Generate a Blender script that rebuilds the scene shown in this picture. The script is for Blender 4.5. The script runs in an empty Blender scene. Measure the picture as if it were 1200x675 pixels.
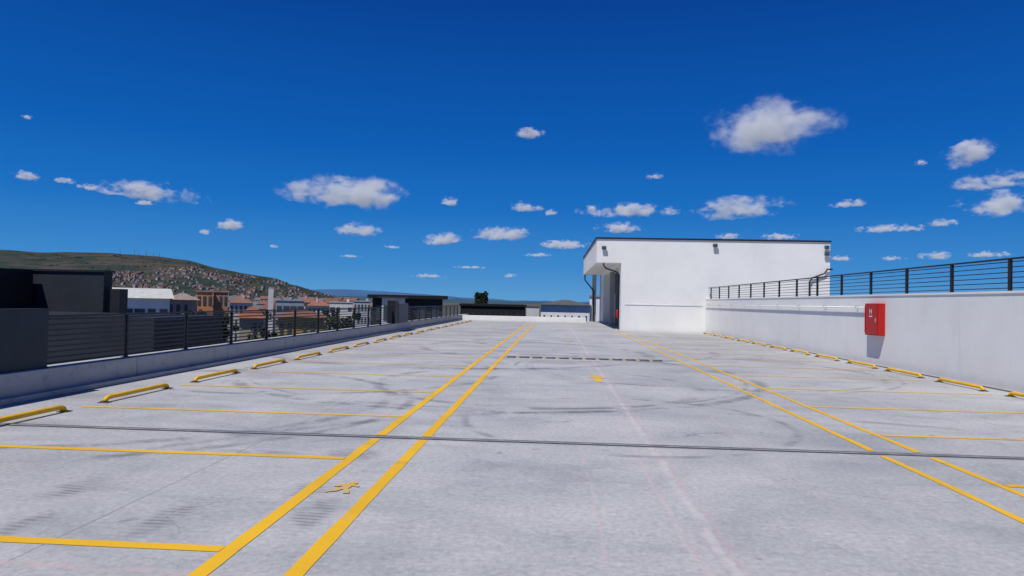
import bpy, bmesh, math, random
from mathutils import Vector, Matrix, noise
random.seed(7)
S=bpy.context.scene
S.view_settings.view_transform='Standard'; S.view_settings.look='None'; S.view_settings.exposure=0
COL=S.collection

# ------------------------------------------------------------ materials
def newmat(name):
    m=bpy.data.materials.new(name); m.use_nodes=True
    nt=m.node_tree; b=nt.nodes['Principled BSDF']; return m,nt,b
def N(nt,t,**k):
    n=nt.nodes.new(t)
    for a,v in k.items(): setattr(n,a,v)
    return n
def pmat(name,c,rough=.8,amt=.15,scale=3.0,bump=.1,metal=0,c2=None,detail=6,spec=.3):
    m,nt,b=newmat(name)
    tc=N(nt,'ShaderNodeTexCoord'); no=N(nt,'ShaderNodeTexNoise')
    no.inputs['Scale'].default_value=scale; no.inputs['Detail'].default_value=detail; no.inputs['Roughness'].default_value=.65
    nt.links.new(tc.outputs['Object'],no.inputs['Vector'])
    r=N(nt,'ShaderNodeValToRGB')
    if c2 is None:
        lo=[max(0,x*(1-amt)) for x in c]; hi=[min(1,x*(1+amt)) for x in c]
    else: lo=c; hi=c2
    r.color_ramp.elements[0].position=.3; r.color_ramp.elements[1].position=.7
    r.color_ramp.elements[0].color=(*lo,1); r.color_ramp.elements[1].color=(*hi,1)
    nt.links.new(no.outputs['Fac'],r.inputs[0]); nt.links.new(r.outputs[0],b.inputs['Base Color'])
    b.inputs['Roughness'].default_value=rough; b.inputs['Metallic'].default_value=metal
    b.inputs['Specular IOR Level'].default_value=spec
    if bump:
        bp=N(nt,'ShaderNodeBump'); bp.inputs['Strength'].default_value=bump; bp.inputs['Distance'].default_value=.02
        nt.links.new(no.outputs['Fac'],bp.inputs['Height']); nt.links.new(bp.outputs[0],b.inputs['Normal'])
    return m

def M(nt,op,a,b=None,c=None,clamp=False):
    n=N(nt,'ShaderNodeMath',operation=op); n.use_clamp=clamp
    for i,v in enumerate((a,b,c)):
        if v is None: continue
        if isinstance(v,(int,float)): n.inputs[i].default_value=v
        else: nt.links.new(v,n.inputs[i])
    return n.outputs[0]
def MR(nt,v,a,b,c=0,d=1):
    n=N(nt,'ShaderNodeMapRange'); n.interpolation_type='SMOOTHSTEP'
    nt.links.new(v,n.inputs['Value'])
    for i,x in zip((1,2,3,4),(a,b,c,d)): n.inputs[i].default_value=x
    return n.outputs[0]
def MIX(nt,f,a,b,mode='MIX'):
    n=N(nt,'ShaderNodeMixRGB',blend_type=mode)
    for i,v in enumerate((f,a,b)):
        if isinstance(v,(int,float)): n.inputs[i].default_value=v
        elif isinstance(v,tuple): n.inputs[i].default_value=(*v,1)
        else: nt.links.new(v,n.inputs[i])
    return n.outputs[0]
def NOI(nt,vec,scale,detail=6,rough=.6,dist=0):
    n=N(nt,'ShaderNodeTexNoise'); n.inputs['Scale'].default_value=scale; n.inputs['Detail'].default_value=detail
    n.inputs['Roughness'].default_value=rough; n.inputs['Distortion'].default_value=dist
    nt.links.new(vec,n.inputs['Vector']); return n.outputs['Fac']

# concrete deck
def deck_color(nt):
    g=N(nt,'ShaderNodeNewGeometry'); P=g.outputs['Position']
    sx=N(nt,'ShaderNodeSeparateXYZ'); nt.links.new(P,sx.inputs[0]); X,Y=sx.outputs[0],sx.outputs[1]
    mp=N(nt,'ShaderNodeMapping'); mp.inputs['Scale'].default_value=(.55,1.1,1); nt.links.new(P,mp.inputs['Vector']); PS=mp.outputs[0]
    mq=N(nt,'ShaderNodeMapping'); mq.inputs['Scale'].default_value=(1.5,.25,1); nt.links.new(P,mq.inputs['Vector']); PL=mq.outputs[0]
    big=NOI(nt,P,.22,5,.6,.6); mid=NOI(nt,PS,.8,9,.66,.7); fine=NOI(nt,P,20,7,.75); lng=NOI(nt,PL,.8,7,.65,.4)
    base=MIX(nt,MR(nt,big,.35,.65),(.355,.362,.372),(.425,.431,.437))
    base=MIX(nt,M(nt,'MULTIPLY',MR(nt,mid,.46,.68),.48),base,(.50,.505,.506))
    base=MIX(nt,M(nt,'MULTIPLY',MR(nt,mid,.48,.30),.5),base,(.25,.256,.268))
    blot=NOI(nt,P,1.7,10,.74,.5)
    base=MIX(nt,M(nt,'MULTIPLY',MR(nt,blot,.54,.68),.36),base,(.25,.255,.266))
    base=MIX(nt,M(nt,'MULTIPLY',MR(nt,blot,.45,.34),.25),base,(.53,.533,.532))
    base=MIX(nt,M(nt,'MULTIPLY',MR(nt,lng,.52,.72),.32),base,(.27,.274,.284))
    pink=NOI(nt,PL,.35,6,.7,1.2)
    base=MIX(nt,M(nt,'MULTIPLY',MR(nt,pink,.55,.73),.30),base,(.46,.40,.40))
    base=MIX(nt,.40,base,MIX(nt,MR(nt,fine,.30,.70),(.55,.55,.55),(1.4,1.4,1.4)),'MULTIPLY')
    wob=M(nt,'MULTIPLY',M(nt,'SUBTRACT',NOI(nt,P,.9,3),.5),.16)
    Xw=M(nt,'ADD',X,wob)
    def line(v,x0,w): return MR(nt,M(nt,'ABSOLUTE',M(nt,'SUBTRACT',v,x0)),w,w*.2)
    brk=MR(nt,NOI(nt,P,2.6,8,.8),.38,.58)
    for x0,w,c,k in ((1.12,.06,(.60,.53,.54),.55),(1.20,.024,(.52,.35,.36),.6),(.92,.020,(.55,.42,.43),.6),(.35,.024,(.52,.41,.42),.5),(5.6,.035,(.56,.52,.53),.4),(-4.6,.02,(.54,.51,.52),.35),(2.3,.024,(.53,.43,.43),.4)):
        base=MIX(nt,M(nt,'MULTIPLY',M(nt,'MULTIPLY',line(Xw,x0,w),brk),k),base,c)
    halo=M(nt,'MULTIPLY',line(Xw,1.1,.35),MR(nt,NOI(nt,P,1.2,7,.75),.42,.66))
    base=MIX(nt,M(nt,'MULTIPLY',halo,.28),base,(.54,.45,.46))
    vw=N(nt,'ShaderNodeVectorMath',operation='ADD'); nz=N(nt,'ShaderNodeTexNoise'); nz.inputs['Scale'].default_value=1.3; nz.inputs['Detail'].default_value=6
    nt.links.new(P,nz.inputs['Vector']); nt.links.new(P,vw.inputs[0]); nt.links.new(nz.outputs['Color'],vw.inputs[1])
    vo=N(nt,'ShaderNodeTexVoronoi',feature='DISTANCE_TO_EDGE'); vo.inputs['Scale'].default_value=.42; nt.links.new(vw.outputs[0],vo.inputs['Vector'])
    cr_=M(nt,'MULTIPLY',MR(nt,vo.outputs['Distance'],.005,.001),MR(nt,NOI(nt,P,.5,4,.6),.50,.60))
    base=MIX(nt,M(nt,'MULTIPLY',cr_,.6),base,(.17,.17,.18))
    for x0 in (-3.2,6.3):
        base=MIX(nt,M(nt,'MULTIPLY',line(X,x0,.010),.6),base,(.13,.13,.14))
    for y0 in (13.2,18.4,23.7,29,34.4,39.5,45):
        base=MIX(nt,M(nt,'MULTIPLY',line(Y,y0,.02),.5),base,(.16,.16,.17))
    # grime along the joint
    base=MIX(nt,M(nt,'MULTIPLY',M(nt,'MULTIPLY',line(Y,7.86,.16),MR(nt,NOI(nt,P,2.2,7,.7),.35,.6)),.45),base,(.17,.17,.18))
    base=MIX(nt,M(nt,'MULTIPLY',M(nt,'MULTIPLY',line(M(nt,'ADD',Y,wob),3.86,.06),brk),.6),base,(.52,.38,.38))
    for cx,cy,R,w,k in ((-1.2,15.5,5.6,.12,.8),(-1.2,15.5,5.30,.05,.65),(2.2,3.0,7.4,.09,.5),(-6.5,10.5,3.9,.10,.7),(-6.3,10.1,4.1,.08,.65),(3.6,17.5,4.2,.10,.6),(3.6,17.5,4.55,.05,.5),(0.5,24,5.0,.16,.6),(-5.2,15,4,.10,.6),(-3,22,6,.17,.6),(1,9.5,2.2,.06,.55),(-.3,13.5,3.1,.10,.6),(4,28,7,.2,.45)):
        dx=M(nt,'SUBTRACT',X,cx); dy=M(nt,'SUBTRACT',Y,cy)
        d=M(nt,'SQRT',M(nt,'ADD',M(nt,'MULTIPLY',dx,dx),M(nt,'MULTIPLY',dy,dy)))
        ms=MR(nt,M(nt,'ABSOLUTE',M(nt,'SUBTRACT',d,R)),w*1.6,w*.3)
        ms=M(nt,'MULTIPLY',ms,MR(nt,NOI(nt,P,.75,8,.75),.44,.60)); base=MIX(nt,M(nt,'MULTIPLY',ms,k),base,(.14,.14,.15))
    for cx,cy,rx,ry,an in ((-2.75,4.75,.14,.42,.0),(-1.75,5.0,.16,.5,.3),(-3.9,5.4,.2,.35,.5),(-3.6,4.5,.13,.3,.2),(-2.1,7.0,.25,.25,.1),(-3.0,6.9,.5,.12,0),(-2.0,5.6,.22,.3,.2),(-1.9,6.9,.18,.3,.2)):
        dx=M(nt,'DIVIDE',M(nt,'SUBTRACT',X,cx),rx); dy=M(nt,'DIVIDE',M(nt,'SUBTRACT',Y,cy),ry)
        d=M(nt,'SQRT',M(nt,'ADD',M(nt,'MULTIPLY',dx,dx),M(nt,'MULTIPLY',dy,dy)))
        rib=MR(nt,M(nt,'SINE',M(nt,'ADD',M(nt,'MULTIPLY',Y,95),M(nt,'MULTIPLY',X,30*an))),-.3,.6)
        ms=M(nt,'MULTIPLY',MR(nt,d,1.2,.4),M(nt,'MULTIPLY',M(nt,'ADD',M(nt,'MULTIPLY',rib,.6),.35),MR(nt,NOI(nt,P,5,5,.7),.36,.56)))
        base=MIX(nt,M(nt,'MULTIPLY',ms,.7),base,(.13,.13,.145))
    sp=NOI(nt,P,4.2,3,.5); base=MIX(nt,M(nt,'MULTIPLY',MR(nt,sp,.68,.75),.55),base,(.2,.2,.21))
    return base,fine,mid,P
concrete,nt,b=newmat('deck_concrete')
c,fine,mid,P=deck_color(nt)
nt.links.new(c,b.inputs['Base Color']); b.inputs['Specular IOR Level'].default_value=.3
nt.links.new(MR(nt,mid,.3,.7,.55,.85),b.inputs['Roughness'])
bp=N(nt,'ShaderNodeBump'); bp.inputs['Strength'].default_value=.12; bp.inputs['Distance'].default_value=.01
nt.links.new(fine,bp.inputs['Height']); nt.links.new(bp.outputs[0],b.inputs['Normal'])

def paintmat(name,col,worn=.42):
    m,nt,b=newmat(name)
    g=N(nt,'ShaderNodeNewGeometry'); P=g.outputs['Position']
    n1=NOI(nt,P,5,9,.75); n2=NOI(nt,P,45,5,.7); n3=NOI(nt,P,.8,4)
    f=M(nt,'ADD',M(nt,'MULTIPLY',n1,.6),M(nt,'MULTIPLY',n2,.4))
    w=MR(nt,f,worn,worn-.09)
    colr=MIX(nt,MR(nt,n3,.3,.7),tuple(x*.86 for x in col),col)
    colr=MIX(nt,M(nt,'MULTIPLY',w,.85),colr,(.38,.375,.37))
    dirt=MR(nt,NOI(nt,P,1.7,6,.7),.56,.72)
    colr=MIX(nt,M(nt,'MULTIPLY',dirt,.6),colr,(.2,.16,.08))
    nt.links.new(colr,b.inputs['Base Color']); b.inputs['Roughness'].default_value=.6
    return m
yellow_paint=paintmat('yellow_road_paint',(.80,.46,.006),.43)
yellow_faint=paintmat('worn_yellow_paint',(.78,.47,.03),.46)
yellow_old=paintmat('old_yellow_paint',(.72,.44,.03),.535)

white_render=pmat('white_render',(.82,.82,.79),.85,.02,1.3,.15)
def wallmat(name,col,foots=.25,stain=.25):
    m,nt,b=newmat(name)
    g=N(nt,'ShaderNodeNewGeometry'); P=g.outputs['Position']
    mp=N(nt,'ShaderNodeMapping'); mp.inputs['Scale'].default_value=(1.2,1.2,.12); nt.links.new(P,mp.inputs['Vector'])
    st=NOI(nt,mp.outputs[0],2.2,7,.7); bg=NOI(nt,P,.6,5)
    base=MIX(nt,MR(nt,bg,.3,.7),tuple(x*.93 for x in col),col)
    base=MIX(nt,M(nt,'MULTIPLY',MR(nt,st,.54,.76),stain),base,tuple(x*.66 for x in col))
    if stain>.4:
        base=MIX(nt,M(nt,'MULTIPLY',MR(nt,NOI(nt,P,3.5,9,.75),.5,.66),.5),base,tuple(x*.5 for x in col))
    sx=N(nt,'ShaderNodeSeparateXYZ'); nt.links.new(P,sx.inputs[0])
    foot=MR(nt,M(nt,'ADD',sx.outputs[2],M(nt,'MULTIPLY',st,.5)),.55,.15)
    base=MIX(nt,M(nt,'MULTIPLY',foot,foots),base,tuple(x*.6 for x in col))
    nt.links.new(base,b.inputs['Base Color']); b.inputs['Roughness'].default_value=.85
    f=NOI(nt,P,30,4); bp=N(nt,'ShaderNodeBump'); bp.inputs['Strength'].default_value=.12; bp.inputs['Distance'].default_value=.01
    nt.links.new(f,bp.inputs['Height']); nt.links.new(bp.outputs[0],b.inputs['Normal'])
    return m
white_wall=wallmat('white_rendered_wall',(.82,.82,.80),.3,.3)
parapet_mat=wallmat('weathered_concrete',(.42,.425,.42),.5,.6)
black_metal=pmat('black_metal',(.018,.02,.024),.5,.3,8,0)
dark_clad=pmat('dark_cladding',(.022,.027,.036),.6,.25,1.2,.1)
brown_clad=pmat('brown_cladding',(.022,.014,.011),.7,.3,1.0,.1)
slate_panel=pmat('slate_panel',(.026,.035,.048),.6,.2,1.5,.05)
wheel_yellow=pmat('yellow_steel_paint',(.78,.43,.008),.45,.16,6,.05)
red_paint=pmat('red_enamel',(.45,.014,.012),.4,.08,4,.0)
white_sign=pmat('white_sign',(.72,.72,.72),.5,.02,4,0)
rubber=pmat('black_rubber',(.085,.085,.088),.8,.3,20,.1)
bump_light=pmat('cream_reflective',(.36,.30,.17),.6,.4,12,.1)
steel=pmat('galvanised_steel',(.42,.44,.46),.45,.15,9,.05,metal=.5)
joint_steel=pmat('dull_joint_steel',(.26,.27,.28),.65,.35,5,.05,metal=.2)
grey_paint=pmat('grey_paint',(.34,.35,.36),.7,.08,3,.05)
pier_grey=pmat('dark_grey_render',(.13,.14,.155),.8,.1,3,.05)
recess_dark=pmat('recess_shade_dark',(.055,.06,.068),.7,.15,3,.05)  # shade under the canopy, painted as a near-black colour
foot_grey=pmat('stained_steel_foot',(.09,.07,.045),.7,.4,12,.05)
sealant=pmat('dark_sealant',(.065,.065,.07),.8,.4,9,.1)
glass,nt,b=newmat('window_glass'); b.inputs['Roughness'].default_value=.15
nn=N(nt,'ShaderNodeTexNoise'); nn.inputs['Scale'].default_value=.4; cr=N(nt,'ShaderNodeValToRGB')
cr.color_ramp.elements[0].color=(.02,.03,.04,1); cr.color_ramp.elements[1].color=(.11,.13,.16,1)
nt.links.new(nn.outputs[0],cr.inputs[0]); nt.links.new(cr.outputs[0],b.inputs['Base Color'])

# ------------------------------------------------------------ helpers
def link(o,parent=None):
    COL.objects.link(o)
    if parent is not None: o.parent=parent
    return o
def thing(o,label,cat,group=None):
    o['label']=label; o['category']=cat
    if group: o['group']=group
    return o
def struct(o): o['kind']='structure'; return o
def empty(name,loc,label,cat,group=None):
    e=bpy.data.objects.new(name,None); e.location=loc; e.empty_display_size=.1; link(e); thing(e,label,cat,group); return e
def bm_box(bm,x0,x1,y0,y1,z0,z1,mi=0):
    v=[bm.verts.new(p) for p in ((x0,y0,z0),(x1,y0,z0),(x1,y1,z0),(x0,y1,z0),(x0,y0,z1),(x1,y0,z1),(x1,y1,z1),(x0,y1,z1))]
    for f in ((0,3,2,1),(4,5,6,7),(0,1,5,4),(1,2,6,5),(2,3,7,6),(3,0,4,7)):
        bm.faces.new([v[i] for i in f]).material_index=mi
def bm_tube(bm,pts,r,n=10,mi=0,cap=True):
    pts=[Vector(p) for p in pts]; rings=[]
    for i,p in enumerate(pts):
        a=(p-pts[i-1]).normalized() if i>0 else None
        c=(pts[i+1]-p).normalized() if i<len(pts)-1 else None
        t=((a or c)+(c or a)).normalized()
        ref=Vector((0,0,1)) if abs(t.z)<.75 else Vector((1,0,0))
        u=t.cross(ref).normalized(); w=u.cross(t).normalized()
        ring=[bm.verts.new(p+(u*math.cos(q)+w*math.sin(q))*r) for q in [2*math.pi*j/n for j in range(n)]]
        if rings:
            def sh(R_):
                best=min(range(n),key=lambda s:sum((R_[(j+s)%n].co-rings[-1][j].co).length for j in range(n)))
                o=[R_[(j+best)%n] for j in range(n)]
                return o,sum((o[j].co-rings[-1][j].co).length for j in range(n))
            r1,s1=sh(ring); r2,s2=sh(ring[::-1]); ring=r1 if s1<=s2+1e-6 else r2
            for j in range(n):
                f=bm.faces.new((rings[-1][j],rings[-1][(j+1)%n],ring[(j+1)%n],ring[j])); f.material_index=mi; f.smooth=True
        rings.append(ring)
    if cap:
        bm.faces.new(rings[0]).material_index=mi; bm.faces.new(rings[-1][::-1]).material_index=mi
def finish(name,bm,mats,parent=None,org=(0,0,0),bevel=0,loc=None):
    if any(org): bmesh.ops.translate(bm,verts=bm.verts,vec=[-q for q in org])
    bmesh.ops.recalc_face_normals(bm,faces=bm.faces)
    me=bpy.data.meshes.new(name); bm.to_mesh(me); bm.free()
    for m in (mats if isinstance(mats,(list,tuple)) else [mats]): me.materials.append(m)
    o=bpy.data.objects.new(name,me); link(o,parent)
    if parent is None: o.location=org if loc is None else loc
    if bevel:
        bv=o.modifiers.new('b','BEVEL'); bv.width=bevel; bv.segments=2; bv.limit_method='ANGLE'
    return o
def box(name,dims,mat,parent=None,org=(0,0,0),bevel=0):
    bm=bmesh.new(); bm_box(bm,*dims); return finish(name,bm,mat,parent,org,bevel)
def boxes(name,lst,mat,parent=None,org=(0,0,0),bevel=0):
    bm=bmesh.new()
    for d in lst: bm_box(bm,*d)
    return finish(name,bm,mat,parent,org,bevel)
def tube(name,pts,r,mat,parent=None,org=(0,0,0),n=10):
    bm=bmesh.new(); bm_tube(bm,pts,r,n); return finish(name,bm,mat,parent,org)
def dup(root,loc,rotz=None):
    r=root.copy(); COL.objects.link(r); r.location=loc
    if rotz is not None: r.rotation_euler[2]=rotz
    for ch in root.children:
        c=ch.copy(); COL.objects.link(c); c.parent=r
        for g in ch.children:
            k=g.copy(); COL.objects.link(k); k.parent=c
    return r
def place(a,e,d):   # bearing / elevation slopes (1/800) and distance, seen from the deck
    return Vector((d*a/800, d*(.998+.0611*(a+49)/800), 1.6+d*e/800))

# ------------------------------------------------------------ ground
GZ=-14.0
bm=bmesh.new()
R=[0,200,800,3000,10000,60000]; ctr=bm.verts.new((0,0,GZ)); prev=None
for r in R[1:]:
    ring=[bm.verts.new((r*math.cos(2*math.pi*i/48),r*math.sin(2*math.pi*i/48),GZ)) for i in range(48)]
    for i in range(48):
        if prev: bm.faces.new((prev[i],ring[i],ring[(i+1)%48],prev[(i+1)%48]))
        else: bm.faces.new((ctr,ring[i],ring[(i+1)%48]))
    prev=ring
struct(finish('ground',bm,pmat('town_ground',(.055,.065,.05),.95,.3,.01,0,c2=(.11,.10,.085))))

o=struct(box('parking_deck',(-8.2,34,-10,62.6,-.5,0),concrete))
o=thing(box('parking_garage',(-8.1,33.9,-9.9,62.5,GZ,-.5),white_render),'multi-storey garage body carrying the open parking deck','building')

# ------------------------------------------------------------ markings
DZ=.004
def long_line(x,w,segs,mat,z=DZ):
    bm=bmesh.new()
    for y0,y1 in segs:
        n=max(1,int((y1-y0)/.25)); pl=None
        for i in range(n+1):
            y=y0+(y1-y0)*i/n; j=.012*noise.noise((x*7,y*1.3,0))+.007*noise.noise((x,y*6,0)); j2=.012*noise.noise((x*7+5,y*1.3,3))+.007*noise.noise((x,y*6,5))
            a=bm.verts.new((x-w/2+j,y,z)); c_=bm.verts.new((x+w/2+j2,y,z))
            if pl: bm.faces.new((pl[0],pl[1],c_,a))
            pl=(a,c_)
    return finish('lane_line',bm,mat)
for x,lab in ((-2.0,0),(-1.46,0),(3.63,1),(4.14,1)):
    gap=.10 if lab==0 else .14
    w=.110 if lab==0 else .080
    o=long_line(x,w,[(-3,7.86-gap),(7.86+gap,55 if lab==0 else 42)],yellow_paint)
    o['kind']='structure'
def cross_line(x0,x1,y,w,mat):
    bm=bmesh.new(); n=24; pl=None
    for i in range(n+1):
        x=x0+(x1-x0)*i/n; j=.008*noise.noise((x*1.7,y*9,0)); k=.006*noise.noise((x*5,y*9,4))
        a=bm.verts.new((x,y-w/2+j,DZ)); c_=bm.verts.new((x,y+w/2+j+k,DZ))
        if pl: bm.faces.new((pl[0],a,c_,pl[1]))
        pl=(a,c_)
    o=finish('stall_line',bm,mat); o['kind']='structure'
for k in range(-1,20):
    y=4.23+2.52*k
    if abs(y-7.86)>.2: cross_line(-6.6 if k>1 else -6.9,-2.06,y,.10,yellow_paint if k<2 else yellow_faint)
for k in range(-1,14):
    cross_line(4.20,8.5,6.6+2.4*k,.10,yellow_paint if k<1 else yellow_faint)

def poly_mark(name,polys,cx,cy,mat,z=.006,s=(1,1)):
    bm=bmesh.new()
    for i,p in enumerate(polys): bm.faces.new([bm.verts.new((cx+q[0]*s[0],cy+q[1]*s[1],z+i*.0004)) for q in p])
    o=finish(name,bm,mat); o['kind']='structure'
    return o
head=[(.05*math.cos(t*math.pi/6)+.05,.05*math.sin(t*math.pi/6)+.235) for t in range(12)]
poly_mark('pedestrian_marking',[head,
  [(-.05,.0),(.05,.0),(.08,.18),(-.03,.19)],
  [(.05,.185),(.05,.125),(.14,.08),(.16,.115)],
  [(-.02,.19),(-.01,.13),(-.09,.07),(-.14,.09),(-.10,.14)],
  [(-.05,.02),(.02,.02),(-.04,-.08),(-.15,-.14),(-.17,-.09),(-.09,-.055)],
  [(-.01,.02),(.05,.02),(.10,-.06),(.12,-.15),(.05,-.15),(.035,-.07)]],-1.735,5.66,yellow_old,s=(.76,.85))
def arrow(cx,cy,L=1.7,w=.13,hw=.27,mat=yellow_faint):
    poly_mark('direction_arrow_marking',[[(-w/2,-L/2),(w/2,-L/2),(w/2,.08),(-w/2,.08)],[(-hw,.1),(hw,.1),(0,L/2)]],cx,cy,mat)
arrow(.96,14.7,1.3,.14,.21); arrow(.62,28.5,1.3,.1,.16,yellow_old)

# expansion joint
e=struct(box('expansion_joint',(-7.65,9.15,7.832,7.888,.0,.006),joint_steel))
box('joint_sealant',(-7.65,9.15,7.796,7.832,.0,.0045),sealant,e)
box('joint_sealant',(-7.65,9.15,7.888,7.924,.0,.0045),sealant,e)

# ------------------------------------------------------------ wheel stops
def make_stop(y,x,group,label):
    e=empty('wheel_stop',(x,y,0),label,'wheel stop',group)
    L=.82
    pts=[(0,-L,0.014),(0,-L+.02,.045),(0,-L+.06,.066),(0,-L+.11,.072),(0,L-.11,.072),(0,L-.06,.066),(0,L-.02,.045),(0,L,.014)]
    tube('bar',pts,.034,wheel_yellow,e,n=12)
    for s in (-1,1):
        bm=bmesh.new(); bm_box(bm,-.075,.075,s*L-.06,s*L+.06,0,.012)
        for bx in (-.055,.055):
            bmesh.ops.create_cone(bm,cap_ends=True,segments=6,radius1=.012,radius2=.012,depth=.014,matrix=Matrix.Translation((bx,s*L,.018)))
        finish('foot',bm,foot_grey,e,bevel=.003)
    return e
lab='yellow tubular steel wheel stop bolted to the concrete deck'
s0=make_stop(4.23+2.52*1.5,-6.54,'wheel stops along the low parapet',lab)
for k in range(2,20):
    r=dup(s0,(-6.54+random.uniform(-.03,.03),4.23+2.52*(k+.5)+random.uniform(-.06,.06),0),random.uniform(-.015,.015))
s1=make_stop(12.8,8.72,'wheel stops along the tall white wall',lab)
for k in range(1,12):
    r=dup(s1,(8.72+random.uniform(-.03,.03),12.8+2.4*k+random.uniform(-.06,.06),0),random.uniform(-.015,.015))

# ------------------------------------------------------------ speed bump
e=empty('speed_bump',(.83,19.8,0),'black and cream rubber speed bump across the driving lane','speed bump')
xx=-1.32-.83; i=0
while xx<2.97-.83:
    w=.26 if i%2==0 else .12
    x0=xx; bm=bmesh.new()
    prof=[(-.19,0),(-.17,.010),(-.10,.026),(0,.030),(.10,.026),(.17,.010),(.19,0)]
    A=[bm.verts.new((x0+.004,p[0],p[1])) for p in prof]; B=[bm.verts.new((x0+w-.004,p[0],p[1])) for p in prof]
    for j in range(len(prof)-1): bm.faces.new((A[j],B[j],B[j+1],A[j+1])).smooth=True
    bm.faces.new(A); bm.faces.new(B[::-1])
    finish('segment',bm,rubber if i%2==0 else bump_light,e)
    xx+=w; i+=1
# ------------------------------------------------------------ parapets
e=empty('parapet',(-8,26,0),'weathered low concrete parapet with a foot kerb edging the parking deck','parapet')
boxes('wall',[(-8.2,-7.8,-9+i*3.57,-9+(i+1)*3.57-.012,.0,.42) for i in range(20)],parapet_mat,e,(-8,26,0),bevel=.012)
box('kerb',(-7.797,-7.66,-9,56.9,.0,.085),parapet_mat,e,(-8,26,0),bevel=.01)
thing(box('parapet',(-7.64,2.7,57,57.3,0,.42),white_wall,bevel=.012),'low white parapet closing the far end of the deck','parapet')
e=empty('screen_panel',(-8.0,4,.42),'dark slate metal screen standing on the parapet','screen')
box('panel',(-.10,.10,-9,6.25,.0,.90),slate_panel,e)
box('cap',(-.12,.12,-9.01,6.27,.90,.925),black_metal,e)

def railing(name,x,y0,y1,z0,z1,step,nb,label,group=None,pw=.05,bt=.011):
    e=empty(name,(x,y0,z0),label,'railing')
    H=z1-z0
    box('handrail',(-.035,.035,0,y1-y0,H-.035,H),black_metal,e)
    L=[]
    for i in range(nb):
        z=H*(i+.6)/(nb+.35)
        L.append((-.012,.012,0.0,y1-y0,z-bt,z+bt))
    boxes('bars',L,black_metal,e)
    y=0
    while y<=y1-y0+.01:
        bm=bmesh.new(); bm_box(bm,-.03,.03,y-pw/2,y+pw/2,.008,H-.036); bm_box(bm,-.06,.06,y-.07,y+.07,0,.008)
        finish('post',bm,black_metal,e); y+=step
    return e
railing('railing',-8.02,10.3,33.2,.42,1.24,2.1,9,'black metal railing with horizontal bars on the low parapet',bt=.014)
railing('railing',-8.02,36.4,56.8,.42,1.24,2.04,9,'black metal railing with closely spaced bars beyond the grey pier',bt=.014)
e=empty('parapet_pier',(-8.0,33.3,0),'grey rendered pier with dark end post between two railings','pier')
box('pier',(-.25,.22,.7,2.9,.42,1.42),pier_grey,e,bevel=.01)
box('end_post',(-.2,.2,.0,.68,.42,1.55),black_metal,e)

# ------------------------------------------------------------ right wall + upper deck
thing(box('retaining_wall',(9.35,9.65,-9,42.79,0,2.0),white_wall),'long white rendered wall below the upper ramp railing','wall')
thing(box('wall_coping',(9.33,9.67,-9,42.78,2.0,2.045),white_render),'thin pale coping along the top of the white wall','coping')
struct(box('upper_deck',(9.66,33.9,-9,42.7,0,1.9),concrete))
railing('railing',9.5,10.68,42.6,2.045,2.74,2.09,6,'black metal railing with thin horizontal bars on the white wall',pw=.06,bt=.009)
struct(box('drain_channel',(9.16,9.30,-9,42.7,.0,.006),sealant))

# fire cabinet
e=empty('fire_hose_cabinet',(9.35,20.3,.86),'red steel fire hose cabinet mounted on the white wall','fire cabinet')
box('body',(-.20,-.002,-.40,.40,0,.92),red_paint,e,bevel=.008)
d=box('door',(-.222,-.202,-.37,.37,.03,.89),red_paint,e,bevel=.006)
box('handle',(-.245,-.223,-.33,-.30,.38,.50),steel,d)
box('hinge_strip',(-.232,-.2225,.345,.365,.08,.84),red_paint,d)
cu=bpy.data.curves.new('t','FONT'); cu.body='H'; cu.size=.22; cu.align_x='CENTER'; cu.extrude=.002
to=bpy.data.objects.new('t',cu); COL.objects.link(to); bpy.context.view_layer.update()
me=bpy.data.meshes.new_from_object(to.evaluated_get(bpy.context.evaluated_depsgraph_get())); bpy.data.objects.remove(to)
me.materials.append(white_sign)
o=bpy.data.objects.new('letter_sign',me); link(o,d); o.matrix_local=Matrix.Translation((-.226,0,.60))@Matrix(((0,0,-1,0),(-1,0,0,0),(0,1,0,0),(0,0,0,1)))
box('notice_sticker',(-.2245,-.2225,-.10,.10,.53,.56),white_sign,d)

# pipes on walls
e=empty('wall_pipe',(9.35,21,1.66),'white painted water pipe clipped along the rendered wall','pipe')
tube('pipe',[(-.07,.0,-.0),(-.07,21.6,-.0)],.022,white_render,e)
tube('pipe_drop',[(-.07,-.28,-.14),(-.07,-.1,-.06),(-.07,0,0)],.022,white_render,e)
for i in range(9):
    box('bracket',(-.11,-.003,.6+i*2.5-.03,.6+i*2.5+.03,.03,.05),steel,e)
e=empty('wall_pipe',(4.3,42.8,1.62),'white painted water pipe running across the facade','pipe')
tube('pipe',[(.1,-.03,0),(4.85,-.03,0.0)],.014,white_render,e)
for i in range(4): box('bracket',(.5+i*1.3-.02,.5+i*1.3+.02,-.05,-.003,.018,.03),steel,e)

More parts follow.
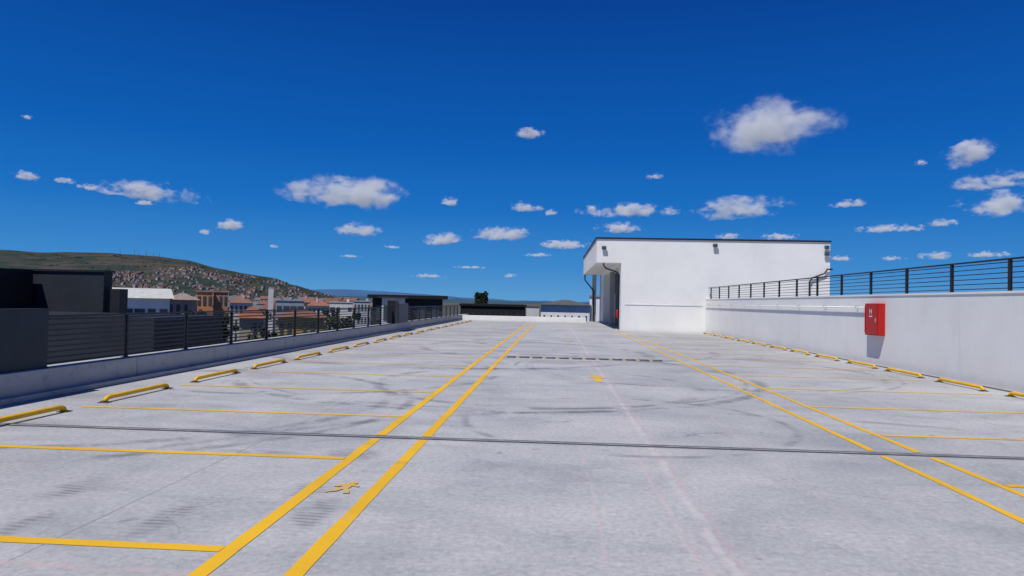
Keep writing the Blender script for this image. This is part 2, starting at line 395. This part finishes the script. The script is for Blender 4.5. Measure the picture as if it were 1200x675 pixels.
# ------------------------------------------------------------ white building
by=42.8; top=5.66
e=empty('rooftop_building',(4.14,by,0),'white rendered rooftop building with a side canopy and black roof edge','building')
org=(4.14,by,0)
boxes('wall',[(4.14,16.8,by,44.4,0,top),(4.14,16.8,58,62.2,0,top),(8.2,16.8,44.4,58,0,top),(4.14,8.2,44.4,58,4.0,top)],white_wall,e,org)
boxes('canopy',[(2.6,4.14,by,61.5,4.18,top)],white_wall,e,org)
boxes('roof_edge',[(2.54,16.86,by-.06,by+.10,top,top+.10),(2.54,2.70,by+.10,61.6,top,top+.10),(16.7,16.86,by+.1,62.2,top,top+.10)],black_metal,e,org)
boxes('column',[(4.16,4.5,51.2,51.6,0,4.0)],grey_paint,e,org)
box('recess_shade_sheet',(4.75,4.8,44.41,57.99,0,3.99),recess_dark,e,org)  # dark sheet added so the recess looks deeply shaded
box('door',(4.70,4.748,45.5,47.7,0,2.4),grey_paint,e,org)
box('door',(4.70,4.748,52.8,55.0,0,2.4),grey_paint,e,org)
tube('drainpipe',[(3.05,by-.08,4.16),(3.05,by-.08,4.0),(3.2,by-.08,3.82),(3.9,by-.08,3.6),(4.02,by-.08,3.4),(4.02,by-.08,.05)],.05,black_metal,e,org)
tube('drainpipe',[(2.72,60.9,4.15),(2.72,60.9,3.7),(3.3,60.9,3.0),(3.5,60.9,2.7),(3.5,60.9,.05)],.06,black_metal,e,org)
box('column',(3.4,3.75,61.1,61.4,0,4.17),grey_paint,e,org)
tube('drainpipe',[(16.9,by-.12,4.0),(16.6,by-.12,4.0),(16.45,by-.12,3.75),(15.7,by-.12,3.45),(15.55,by-.12,3.2),(15.55,by-.12,2.0)],.05,black_metal,e,org)
def flood(x,z,s=1):
    f=empty('floodlight',(x,by-.002,z),'small grey wall floodlight on the white facade','floodlight','floodlights on the white building')
    box('bracket',(-.04,.04,-.10,0,-.02,.02),steel,f)
    b_=box('housing',(-.14,.14,-.20,-.10,-.12,.10),pier_grey,f,bevel=.01)
    box('lens',(-.11,.11,-.206,-.202,-.10,.08),glass,b_)
    return f
flood(9.85,5.35); flood(3.05,5.1); flood(16.55,4.95); flood(16.55,5.35)
e=empty('fire_extinguisher',(4.02,43.5,.75),'small red fire extinguisher hung on the shaded wall corner','fire extinguisher')
bm=bmesh.new(); prof=[(0,0),(.075,0),(.085,.02),(.085,.42),(.06,.48),(.03,.51),(0,.51)]; rs=[]
for r_,z_ in prof[1:-1]: rs.append([bm.verts.new((r_*math.cos(q*math.pi/8),r_*math.sin(q*math.pi/8),z_)) for q in range(16)])
for A,B in zip(rs,rs[1:]):
    for j in range(16): bm.faces.new((A[j],A[(j+1)%16],B[(j+1)%16],B[j])).smooth=True
bm.faces.new(rs[0]); bm.faces.new(rs[-1]); finish('cylinder',bm,red_paint,e)
box('valve',(-.02,.02,-.05,.05,.51,.57),black_metal,e); tube('hose',[(-.02,.05,.54),(-.08,.10,.5),(-.09,.11,.2)],.012,black_metal,e)

# ------------------------------------------------------------ dark neighbours
e=empty('dark_rooftop_building',(-17,17,GZ),'black clad neighbouring building with boxy roof housing','building')
org=(-17,17,GZ)
box('wall',(-26,-9.9,16.4,19.9,GZ,1.02),dark_clad,e,org)
boxes('roof_housing',[(-19.5,-13.7,20,20.4,GZ,2.25),(-26,-18.6,20.401,27,GZ,2.24)],dark_clad,e,org)
box('roof_housing',(-24,-15.8,18.4,19.8,1.021,2.27),brown_clad,e,org)
box('roof_edge',(-19.56,-13.64,19.95,20.45,2.25,2.31),black_metal,e,org)
box('duct',(-13.55,-13.25,20.1,20.5,GZ,1.75),black_metal,e,org)

# ------------------------------------------------------------ town buildings
def block(label,a0,a1,etop,d,depth,wallc,roof='flat',roofc=(.3,.12,.07),floors=4,bays=5,cat='building',wins=True,winmat=None,ridge=2.0,turn=0.0,over=.15,thick=.25,ww=.27,wt=1.5,clutter=True):
    def pr(a):
        p=place(a,0,1); L=math.hypot(p.x,p.y); return Vector((p.x/L*d,p.y/L*d,0)),d/L
    p0,z0=pr(a0); p1,z1=pr(a1); zc=(z0+z1)/2
    top=1.6+etop/800*zc
    W=(p1-p0).length; cx=(p0.x+p1.x)/2; cy=(p0.y+p1.y)/2
    e=empty('apartment_building' if cat=='building' else cat,(cx,cy,GZ),label,cat)
    e.rotation_euler[2]=math.atan2(p1.y-p0.y,p1.x-p0.x)+turn
    H=top-GZ
    wm=pmat('facade_'+str(int(a0+900)),wallc,.85,.10,.5,.05)
    rm=pmat('roof_'+str(int(a0+900)),roofc,.85,.25,1.5,.1)
    wh=H-thick if roof=='flat' else H-ridge
    box('wall',(-W/2,W/2,0,depth,0,wh),wm,e)
    rnd=random.Random(int(a0*13+d))
    if roof=='flat':
        box('roof',(-W/2-over,W/2+over,-over,depth+over,wh,wh+thick),rm,e)
    else:
        bm=bmesh.new(); o_=.5
        if roof=='gable':
            v=[bm.verts.new(p) for p in ((-W/2-o_,-o_,wh),(W/2+o_,-o_,wh),(W/2+o_,depth+o_,wh),(-W/2-o_,depth+o_,wh),(-W/2-o_,depth/2,wh+ridge),(W/2+o_,depth/2,wh+ridge))]
        else:
            i=min(W,depth)*.42
            v=[bm.verts.new(p) for p in ((-W/2-o_,-o_,wh),(W/2+o_,-o_,wh),(W/2+o_,depth+o_,wh),(-W/2-o_,depth+o_,wh),(-W/2+i,depth/2,wh+ridge),(W/2-i,depth/2,wh+ridge))]
        for f in ((0,1,5,4),(2,3,4,5),(0,4,3),(1,2,5),(0,3,2,1)): bm.faces.new([v[i] for i in f])
        finish('roof',bm,rm,e)
    if clutter and d>130:
        x=rnd.uniform(-W*.35,W*.35); y=depth*.3; h=rnd.uniform(.5,.9)
        box('chimney',(x-.3,x+.3,y,y+.6,wh+thick+.01 if roof=='flat' else wh+.2,wh+(thick+h if roof=='flat' else ridge+.2+h*.4)),wm,e)
    if wins:
        fh=3.1; bw=W/bays
        z=wh-fh+.9; fl=0
        while z>.5 and fl<floors:
            for i in range(bays):
                if rnd.random()<.10: continue
                k=rnd.choice((1,1,.75)); x=-W/2+bw*(i+.5)
                box('window',(x-bw*ww*k,x+bw*ww*k,-.06,-.01,z,z+wt),winmat or glass,e)
            nb=max(1,int(depth/3.5))
            for i in range(min(nb,4)):
                y=depth*(i+.5)/min(nb,4); box('window',(W/2+.01,W/2+.06,y-.6,y+.6,z,z+wt),glass,e)
            z-=fh; fl+=1
    return e
block('long white industrial hall with pale shallow roof',-520,-449,8,95,22,(.78,.78,.76),'gable',(.50,.50,.48),2,5,ridge=1.3,ww=.44,wt=.9)
block('pinkish apartment block with pale balconies',-452,-417,2.5,112,10,(.46,.36,.32),'hip',(.26,.21,.19),4,4,ridge=1.0)
block('orange rendered apartment block with dark windows',-418,-399,6,125,9,(.64,.28,.11),'flat',(.35,.25,.2),5,3)
block('terracotta and cream apartment block beside the orange one',-398,-381,6,128,10,(.50,.25,.14),'flat',(.4,.3,.25),5,3)
block('pale grey apartment block with flat roof',-379,-352,0,170,12,(.55,.53,.50),'hip',(.22,.11,.08),5,5,ridge=1.5)
block('cream house with a red tiled hipped roof',-367,-338,-12,105,9,(.42,.38,.28),'hip',(.24,.09,.055),3,4,ridge=1.6)
block('narrow plain white tower with flat top',-334,-328,11,150,1.5,(.66,.67,.68),'flat',(.5,.5,.5),5,1,clutter=False,wins=False,over=.02)
block('blue grey office block with a band of windows',-325,-292,-3,160,10,(.30,.35,.41),'flat',(.3,.3,.32),4,4,ww=.44,wt=1.1)
block('ochre building with a brown tiled roof',-322,-268,-14,85,9,(.40,.29,.10),'hip',(.18,.085,.06),3,6,ridge=.9)
block('white apartment block with red tiled roof',-288,-262,-2,210,12,(.60,.58,.55),'hip',(.26,.12,.08),5,5,ridge=1.8)
block('white low office block with flat roof',-262,-235,-4,190,12,(.70,.70,.68),'flat',(.42,.42,.42),4,4,ww=.42,wt=1.0)
block('grey office block with flat roof',-234,-214,-2,170,12,(.42,.44,.46),'flat',(.35,.35,.36),4,5)
block('cream apartment block with tiled roof',-300,-278,1,260,12,(.56,.48,.40),'hip',(.24,.11,.08),5,5,ridge=2)
block('dark commercial pavilion with thin flat roof',-212,-130,5.5,70,9,(.030,.032,.036),'flat',(.012,.013,.016),1,5,over=.5,thick=.35)
block('pale rooftop room under the thin dark roof',-201,-174,3.2,68,1.2,(.62,.64,.66),'flat',(.05,.05,.055),1,3,over=.3,thick=.12)
block('long black flat roofed building beyond the deck',-109,-33,-3,80,14,(.016,.018,.022),'flat',(.012,.013,.015),2,12,winmat=dark_clad)
block('small pale grey rendered building',-32,-17,-3,120,8,(.60,.60,.60),'flat',(.20,.15,.13),3,3,wins=False)
block('white two storey building with a dark shallow roof',-15,42,4,92,8,(.82,.82,.81),'hip',(.10,.098,.10),2,7,ridge=.7,ww=.12,wt=.8,clutter=False)
block('plain white low building with flat roof',42,62,10,100,8,(.82,.82,.81),'flat',(.30,.30,.31),1,3,wins=False)

def house_geo(bm,i,w,d,h,r,T=None,mo=0):
    n0=len(bm.verts)
    bm_box(bm,-w/2,w/2,-d/2,d/2,0,h,mo)
    o_=.4
    v=[bm.verts.new(p) for p in ((-w/2-o_,-d/2-o_,h),(w/2+o_,-d/2-o_,h),(w/2+o_,d/2+o_,h),(-w/2-o_,d/2+o_,h),(-w/2+(w*.3 if i%2 else -o_),0,h+r),(w/2-(w*.3 if i%2 else -o_),0,h+r))]
    for f in ((0,1,5,4),(2,3,4,5),(0,4,3),(1,2,5),(0,3,2,1)): bm.faces.new([v[k] for k in f]).material_index=mo+1
    if T is not None:
        bm.verts.ensure_lookup_table(); bmesh.ops.transform(bm,matrix=T,verts=bm.verts[n0:])
def house_mesh(i,mats,w,d,h,r):
    bm=bmesh.new(); house_geo(bm,i,w,d,h,r)
    for k in range(int(h/3)):
        for j in range(3):
            x=-w/2+w*(j+.5)/3; bm_box(bm,x-.6,x+.6,-d/2-.08,-d/2-.01,k*3+1,k*3+2.2,2)
        for j in range(2):
            y=-d/2+d*(j+.5)/2; bm_box(bm,w/2+.01,w/2+.08,y-.6,y+.6,k*3+1,k*3+2.2,2)
    bmesh.ops.recalc_face_normals(bm,faces=bm.faces)
    me=bpy.data.meshes.new('house'); bm.to_mesh(me); bm.free()
    for m in mats: me.materials.append(m)
    me.materials.append(glass)
    return me
specs=[((.40,.38,.37),(.19,.085,.06),'white house with a red tiled roof'),((.27,.225,.19),(.16,.075,.055),'beige house with a red tiled roof'),((.44,.43,.43),(.20,.10,.07),'white apartment house with an orange tiled roof'),
 ((.21,.135,.11),(.13,.065,.05),'brick coloured house with a brown tiled roof'),((.29,.29,.30),(.13,.13,.14),'grey house with a grey roof'),((.24,.25,.22),(.18,.08,.06),'pale green house with a red tiled roof')]
HM=[]; allm=[]
for i,(w,r,l) in enumerate(specs):
    ms=[pmat('house_wall_%d'%i,w,.9,.1,.3,0),pmat('house_roof_%d'%i,r,.9,.25,.8,0)]; allm+=ms
    HM.append((house_mesh(i,ms,random.uniform(9,14),random.uniform(9,12),random.choice((6,6,9,9)),random.uniform(1.6,2.6)),l))

# hill
prof=[(-1200,30),(-1000,38),(-800,44),(-700,47),(-649,49.5),(-600,47),(-549,48),(-520,48),(-479,46),(-434,42),(-389,32),(-360,27),(-329,23),(-304,14),(-270,5),(-250,0),(-190,-2)]
def Hp(a):
    for (x0,h0),(x1,h1) in zip(prof,prof[1:]):
        if x0<=a<=x1:
            t=(a-x0)/(x1-x0); t=t*t*(3-2*t)*.5+t*.5; return h0+(h1-h0)*t
    return -2
def hill_pt(a,t):
    d=1000+1500*t
    if t<=1: s=t*t*(3-2*t); s=.35*t+.65*s
    else: s=1-(t-1)*.6
    hgt=(Hp(a)*2500/800+15)*s
    n=noise.noise((a*.012,t*3,0))*14*s*(1-min(1,t)**4)+noise.noise((a*.05,t*9,2))*4*s*(1-.6*min(1,t)**3)
    p=place(a,0,d); return Vector((p.x,p.y,GZ-1+hgt+n))
bm=bmesh.new(); rows=[]
for i in range(0,61):
    t=i/50; rows.append([bm.verts.new(hill_pt(-1190+j*6,t)) for j in range(168)])
for i in range(60):
    for j in range(167):
        bm.faces.new((rows[i][j],rows[i][j+1],rows[i+1][j+1],rows[i+1][j])).smooth=True
hm,nt,b=newmat('hill_grass')
g=N(nt,'ShaderNodeNewGeometry'); P=g.outputs['Position']
c=MIX(nt,MR(nt,NOI(nt,P,.005,5,.55,1),.42,.60),(.034,.044,.025),(.078,.060,.038))
c=MIX(nt,M(nt,'MULTIPLY',MR(nt,NOI(nt,P,.020,6,.65),.50,.60),.85),c,(.020,.030,.018))
c=MIX(nt,M(nt,'MULTIPLY',MR(nt,NOI(nt,P,.012,4,.6),.62,.70),.5),c,(.13,.098,.066))
c=MIX(nt,.12,c,(.05,.11,.20))  # slight aerial haze painted in as a blue tint
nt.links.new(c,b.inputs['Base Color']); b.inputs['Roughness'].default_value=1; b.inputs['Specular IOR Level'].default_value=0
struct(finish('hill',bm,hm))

def put_house(k,p,s,rot,group):
    me,l=HM[k]; o=bpy.data.objects.new('house',me); link(o); o.location=p; o.scale=s; o.rotation_euler=(0,0,rot); thing(o,l,'house',group)
def hill_site():
    while True:
        a=random.uniform(-530,-262)
        lim=.70 if a>-400 else .36+.30*(a+530)/130
        t=random.uniform(.2,lim)
        if noise.noise((a*.035,t*7,9))<.0 and random.random()<.85: continue
        return a,t
for _ in range(222):
    a,t=hill_site(); k=random.choice((0,0,1,1,2,3,4,5)); u=random.uniform(.42,.72)
    put_house(k,hill_pt(a,t)-Vector((0,0,.8)),(u,u,u*random.uniform(.8,1.0)),random.uniform(-.7,.5),'houses on the hillside')
bm=bmesh.new()
for _ in range(480):
    a,t=hill_site(); t=min(.80,t+.05); i=random.randrange(6); u=random.uniform(.32,.58)
    house_geo(bm,i,random.uniform(9,14),random.uniform(8,12),random.choice((6,6,9)),2,Matrix.Translation(hill_pt(a,t)-Vector((0,0,.8)))@Matrix.Rotation(random.uniform(-.8,.6),4,'Z')@Matrix.Scale(u,4),2*i)
o=finish('distant_houses',bm,allm); o['kind']='stuff'; o['label']='dense mass of tiny houses covering the far hillside'; o['category']='houses'
leafm=pmat('dark_foliage',(.018,.032,.015),.9,.4,.5,0,c2=(.045,.065,.028)); bark=pmat('bark',(.10,.075,.05),.95,.3,3,.3)
bm=bmesh.new()
for _ in range(300):
    a=random.uniform(-640,-262); t=random.uniform(.2,.80); p=hill_pt(a,t); r0=random.uniform(2.5,5)
    for _ in range(7):
        v=p+Vector((random.gauss(0,r0*.9),random.gauss(0,r0*.9),abs(random.gauss(0,r0*.35))+.3)); s=r0*.5
        q=[v+Vector((random.uniform(-s,s),random.uniform(-s,s),random.uniform(-s,s))) for _ in range(4)]
        for f in ((0,1,2),(0,2,3),(0,3,1)): bm.faces.new([bm.verts.new(q[i]) for i in f])
o=finish('hillside_scrub',bm,leafm); o['kind']='stuff'; o['label']='dark scrub and trees scattered between the hillside houses'; o['category']='bushes'
cnt=0
while cnt<76:
    a=random.uniform(-530,-215); d=random.uniform(260,950)
    k=random.choice((0,1,2,3,4,5,4)); p=place(a,0,d); p.z=GZ
    h=HM[k][0]; ht=max(v.co.z for v in h.vertices)
    tgt=random.uniform(10.5,15.5)+d*.002
    u=random.uniform(.7,1.2); put_house(k,p,(u,u,tgt/ht),random.uniform(-.7,.6),'houses in the town'); cnt+=1

for a,h in ((-509,14),(-492,20),(-487,16),(-478,22),(-470,15),(-463,18)):
    p=hill_pt(a,.985); e=empty('antenna_mast',p,'thin steel antenna mast on the hilltop','antenna mast','antenna masts on the hilltop')
    bm=bmesh.new(); bm_tube(bm,[(0,0,-1),(0,0,h)],.6,5); bm_tube(bm,[(-1.6,0,h*.75),(1.6,0,h*.75)],.3,4); finish('mast',bm,pier_grey,e)

def range_mesh(name,d,pts,col):
    bm=bmesh.new(); R0=[];R1=[];R2=[]
    for i in range(int(pts[0][0]),int(pts[-1][0])+1,4):
        for (x0,h0),(x1,h1) in zip(pts,pts[1:]):
            if x0<=i<=x1: h=h0+(h1-h0)*(i-x0)/(x1-x0); break
        h+=noise.noise((i*.05,d,0))*.9+noise.noise((i*.2,d,3))*.35
        h=max(h,.3)
        q0=place(i,0,d*.8); q0.z=GZ-5; q1=place(i,h,d); q2=place(i,0,d*1.2); q2.z=GZ-5
        R0.append(bm.verts.new(q0)); R1.append(bm.verts.new(q1)); R2.append(bm.verts.new(q2))
    for j in range(len(R0)-1):
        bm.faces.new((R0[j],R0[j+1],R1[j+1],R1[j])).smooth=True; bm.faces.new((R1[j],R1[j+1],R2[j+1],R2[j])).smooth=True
    m=pmat(name+'_haze',col,1,.12,.002,0,spec=0); struct(finish(name,bm,m))  # aerial haze is painted into the bluish base colour of each range
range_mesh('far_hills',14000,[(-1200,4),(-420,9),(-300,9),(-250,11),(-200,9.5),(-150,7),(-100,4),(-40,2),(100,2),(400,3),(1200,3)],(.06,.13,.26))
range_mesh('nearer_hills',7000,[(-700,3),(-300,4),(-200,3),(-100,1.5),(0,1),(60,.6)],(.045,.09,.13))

# ------------------------------------------------------------ trees
def tree(loc,h,cr,label,seed,conic=False):
    rnd=random.Random(seed); e=empty('tree',loc,label,'tree')
    bm=bmesh.new(); n=7
    for (p0,p1,r0,r1) in [((0,0,0),(0,0,h*.75),h*.022,h*.008)]+[((0,0,h*rnd.uniform(.3,.6)),(cr*.6*math.cos(q),cr*.6*math.sin(q),h*rnd.uniform(.6,.8)),h*.009,h*.003) for q in [i*1.05 for i in range(6)]]:
        r=[]
        for p,ra in ((p0,r0),(p1,r1)): r.append([bm.verts.new((p[0]+ra*math.cos(t*2*math.pi/n),p[1]+ra*math.sin(t*2*math.pi/n),p[2])) for t in range(n)])
        for j in range(n): bm.faces.new((r[0][j],r[0][(j+1)%n],r[1][(j+1)%n],r[1][j]))
    finish('trunk',bm,bark,e)
    bm=bmesh.new()
    clumps=[]
    for i in range(34):
        z=rnd.uniform(.28,.98); rr=cr*(1.0-z)*1.3 if conic else cr*math.sqrt(max(0,1-((z-.62)/.4)**2))
        q=rnd.uniform(0,6.28); k=rnd.random()**.5*rr
        clumps.append((Vector((k*math.cos(q),k*math.sin(q),z*h)),cr*rnd.uniform(.2,.42)))
    for c_,r in clumps:
        for _ in range(80):
            v=Vector((rnd.gauss(0,1),rnd.gauss(0,1),rnd.gauss(0,1))).normalized()*r*rnd.uniform(.5,1.05)+c_
            s=h*.016; a1=Vector((rnd.gauss(0,1),rnd.gauss(0,1),rnd.gauss(0,1))).normalized()*s; a2=Vector((rnd.gauss(0,1),rnd.gauss(0,1),rnd.gauss(0,1))).normalized()*s
            bm.faces.new([bm.verts.new(v+a1),bm.verts.new(v+a2),bm.verts.new(v-a1),bm.verts.new(v-a2)])
    finish('crown',bm,leafm,e)
for i,(a,d,et,cr,con) in enumerate(((-89,115,13,1.2,True),(-84,118,15,1.1,True),(-80,116,11,1.1,True),(-340,100,-20,2.2,False),(-240,85,-16,2.2,False),(-380,90,-22,2.0,False),(-262,140,-8,2.6,False),(-420,90,-20,2.0,False))):
    p=place(a,et,d); h=p.z-GZ; p.z=GZ
    tree(p,h,cr,'tall dark conifer rising above the roofs' if con else 'dark green leafy tree among town buildings',i+3,con)

# ------------------------------------------------------------ clouds (volumes of vapour)
cm,nt,b=newmat('cloud_vapour')
out=nt.nodes['Material Output']; nt.nodes.remove(b)
tc=N(nt,'ShaderNodeTexCoord')
def AT(n):
    a=N(nt,'ShaderNodeAttribute'); a.attribute_type='OBJECT'; a.attribute_name=n; return a.outputs['Fac']
dens=AT('vapour_density'); ih=AT('inverse_height'); seed=AT('vapour_seed')
vm=N(nt,'ShaderNodeVectorMath',operation='SCALE'); nt.links.new(tc.outputs['Object'],vm.inputs[0]); nt.links.new(ih,vm.inputs['Scale'])
cb=N(nt,'ShaderNodeCombineXYZ'); nt.links.new(seed,cb.inputs[0]); nt.links.new(seed,cb.inputs[1])
va=N(nt,'ShaderNodeVectorMath',operation='ADD'); nt.links.new(vm.outputs[0],va.inputs[0]); nt.links.new(cb.outputs[0],va.inputs[1])
st=N(nt,'ShaderNodeMapping'); st.inputs['Scale'].default_value=(.75,1,1.15); nt.links.new(va.outputs[0],st.inputs['Vector'])
V=st.outputs[0]
n1=NOI(nt,V,2.7,10,.70,.15); n2=NOI(nt,V,1.05,2,.5)
gs=N(nt,'ShaderNodeSeparateXYZ'); nt.links.new(tc.outputs['Generated'],gs.inputs[0])
def ax(o,c0,s): return M(nt,'MULTIPLY',M(nt,'SUBTRACT',o,c0),s)
gx,gy=ax(gs.outputs[0],.5,2),ax(gs.outputs[1],.5,2)
gz=ax(gs.outputs[2],.36,1.0); gzu=M(nt,'MULTIPLY',M(nt,'MAXIMUM',gz,0),1.65); gzd=M(nt,'MULTIPLY',M(nt,'MINIMUM',gz,0),3.1); gz=M(nt,'ADD',gzu,gzd)
rr=M(nt,'SQRT',M(nt,'ADD',M(nt,'ADD',M(nt,'MULTIPLY',gx,gx),M(nt,'MULTIPLY',gy,gy)),M(nt,'MULTIPLY',gz,gz)))
f=M(nt,'SUBTRACT',.64,rr)
f=M(nt,'ADD',f,M(nt,'MULTIPLY',M(nt,'SUBTRACT',n1,.5),3.1)); f=M(nt,'ADD',f,M(nt,'MULTIPLY',M(nt,'SUBTRACT',n2,.5),1.5))
edge=MR(nt,rr,1.03,.80)
f=M(nt,'MULTIPLY',MR(nt,f,.0,.55),edge)
dn=M(nt,'MULTIPLY',f,dens)
sc_=N(nt,'ShaderNodeVolumeScatter'); sc_.inputs['Color'].default_value=(1,.985,.97,1); sc_.inputs['Anisotropy'].default_value=-.1; nt.links.new(dn,sc_.inputs['Density'])
em=N(nt,'ShaderNodeEmission'); em.inputs['Color'].default_value=(.78,.85,1,1); nt.links.new(M(nt,'MULTIPLY',dn,.20),em.inputs['Strength'])  # added glow, stands in for sunlight scattered repeatedly inside the cloud
ad=N(nt,'ShaderNodeAddShader'); nt.links.new(sc_.outputs[0],ad.inputs[0]); nt.links.new(em.outputs[0],ad.inputs[1]); nt.links.new(ad.outputs[0],out.inputs['Volume'])
try: cm.cycles.volume_step_rate=.25
except Exception as ex: print(ex)
clouds=[(249,219,138,80,-.05),(-33,200,44,15,0),(480,185,62,34,.45),(427,174,16,9,0),(516,156,92,28,0),(520,125,110,38,.12),(-621,136,36,16,-.15),(-577,132,26,10,-.1),(-547,125,36,9,-.1),(-474,121,150,26,-.06),(-483,108,32,8,0),
(-244,124,180,46,-.04),(-229,83,62,23,0),(-380,84,50,16,0),(-410,75,14,9,0),(-125,117,22,14,-.3),(-36,113,54,15,0),(-6,107,15,11,0),(81,111,144,20,0),(214,117,142,32,.08),(-132,73,60,17,.2),(-62,81,92,20,.1),(74,90,68,17,0),(10,69,76,13,.06),(115,152,21,10,0),(341,124,48,12,0.1),(379,96,70,13,0),(417,97,36,12,0),(456,104,38,14,0),(445,65,40,14,0),(264,84,56,11,0),(203,83,38,9,0),(336,60,34,8,0),(-147,29,54,6,0),(-51,31,22,6,0),(506,68,60,9,0),(396,61,34,7,0),(-624,206,13,7,0),(-190,62,26,5,0),(-330,60,14,5,0),(-20,56,44,5,0),(-240,50,36,4,0),(-100,40,60,4,0)]
for ci,(a,e_,w,h,tilt) in enumerate(clouds):
    rnd=random.Random(100+ci)
    h*=1.1; w*=1.05
    dist=800*1000/max(18,e_-h/2)
    bm=bmesh.new(); np_=max(8,int(w/h*8))
    for i in range(np_):
        t=-1+2*(i+.5)/np_+rnd.uniform(-.1,.1); env=math.sqrt(max(0.04,1-t*t))
        x=t*w*.42; r=h*rnd.uniform(.34,.46)*(.45+.55*env)
        z=rnd.uniform(-.1,.12)*h*env; y=rnd.uniform(-.25,.25)*h*1.2*env
        bmesh.ops.create_icosphere(bm,subdivisions=2,radius=r,matrix=Matrix.Translation((x,y,z+x*tilt))@Matrix.Diagonal((1.35,1.2,1,1)))
    me=bpy.data.meshes.new('cloud'); bm.to_mesh(me); bm.free(); me.materials.append(cm)
    o=bpy.data.objects.new('cloud',me); link(o)
    p=place(a,e_,dist); o.location=p; s=dist/800; o.scale=(s,s,s); o.rotation_euler=(0,0,-math.atan2(p.x,p.y))
    o['vapour_density']=(4.6 if h>40 else 3.6)/(h*s); o['inverse_height']=1.0/h; o['vapour_seed']=ci*3.37+(1.9 if ci<2 else 0)
    thing(o,'large fluffy white cumulus cloud in the blue sky' if w>120 and h>30 else 'small flat white cloud in the blue sky','cloud','clouds in the sky')
    rm=o.modifiers.new('r','REMESH'); rm.mode='VOXEL'; rm.voxel_size=max(.5,h/14); rm.use_smooth_shade=True

# ------------------------------------------------------------ light
sd=Vector((-.27,-.42,.866)).normalized()
elev=math.asin(sd.z); az=math.atan2(sd.x,sd.y)
w=bpy.data.worlds.new('World'); S.world=w; w.use_nodes=True; nt=w.node_tree
bg=nt.nodes['Background']; bg.inputs['Strength'].default_value=.1
sk=N(nt,'ShaderNodeTexSky'); sk.sky_type='NISHITA'; sk.sun_disc=False; sk.sun_elevation=elev; sk.sun_rotation=az; sk.altitude=400; sk.air_density=1; sk.dust_density=.3; sk.ozone_density=3
tc=N(nt,'ShaderNodeTexCoord'); sx=N(nt,'ShaderNodeSeparateXYZ'); nt.links.new(tc.outputs['Generated'],sx.inputs[0])
cr=N(nt,'ShaderNodeValToRGB'); nt.links.new(sx.outputs[2],cr.inputs[0])
stops=[(0,(.10,.33,.63)),(.05,(.04,.24,.60)),(.13,(.007,.155,.53)),(.22,(.001,.106,.45)),(.40,(.0005,.052,.30)),(1,(.0005,.03,.18))]
el=cr.color_ramp.elements
while len(el)<len(stops): el.new(.5)
for i,(p,c) in enumerate(stops): el[i].position=p; el[i].color=(*c,1)
sc=MIX(nt,1.0,cr.outputs[0],(10,10,10),'MULTIPLY')
f=MIX(nt,.98,sk.outputs[0],sc); nt.links.new(f,bg.inputs['Color'])
L=bpy.data.lights.new('sun','SUN'); L.energy=4.2; L.angle=math.radians(.5); L.color=(1,.955,.89)
lo=bpy.data.objects.new('sun',L); link(lo); lo.rotation_euler=sd.to_track_quat('Z','Y').to_euler()

# ------------------------------------------------------------ camera
cam=bpy.data.cameras.new('camera'); cam.lens=24; cam.sensor_width=36; cam.clip_start=.05; cam.clip_end=200000
co=bpy.data.objects.new('camera',cam); link(co); S.camera=co
yaw=math.radians(3.53); pit=math.radians(1.18); r=.021
F=Vector((-math.sin(yaw)*math.cos(pit),math.cos(yaw)*math.cos(pit),math.sin(pit)))
Rt=F.cross(Vector((0,0,1))).normalized(); U=Rt.cross(F)
R2=Rt*math.cos(r)+U*math.sin(r); U2=-Rt*math.sin(r)+U*math.cos(r)
m=Matrix((R2,U2,-F)).transposed().to_4x4(); m.translation=(0,0,1.6); co.matrix_world=m
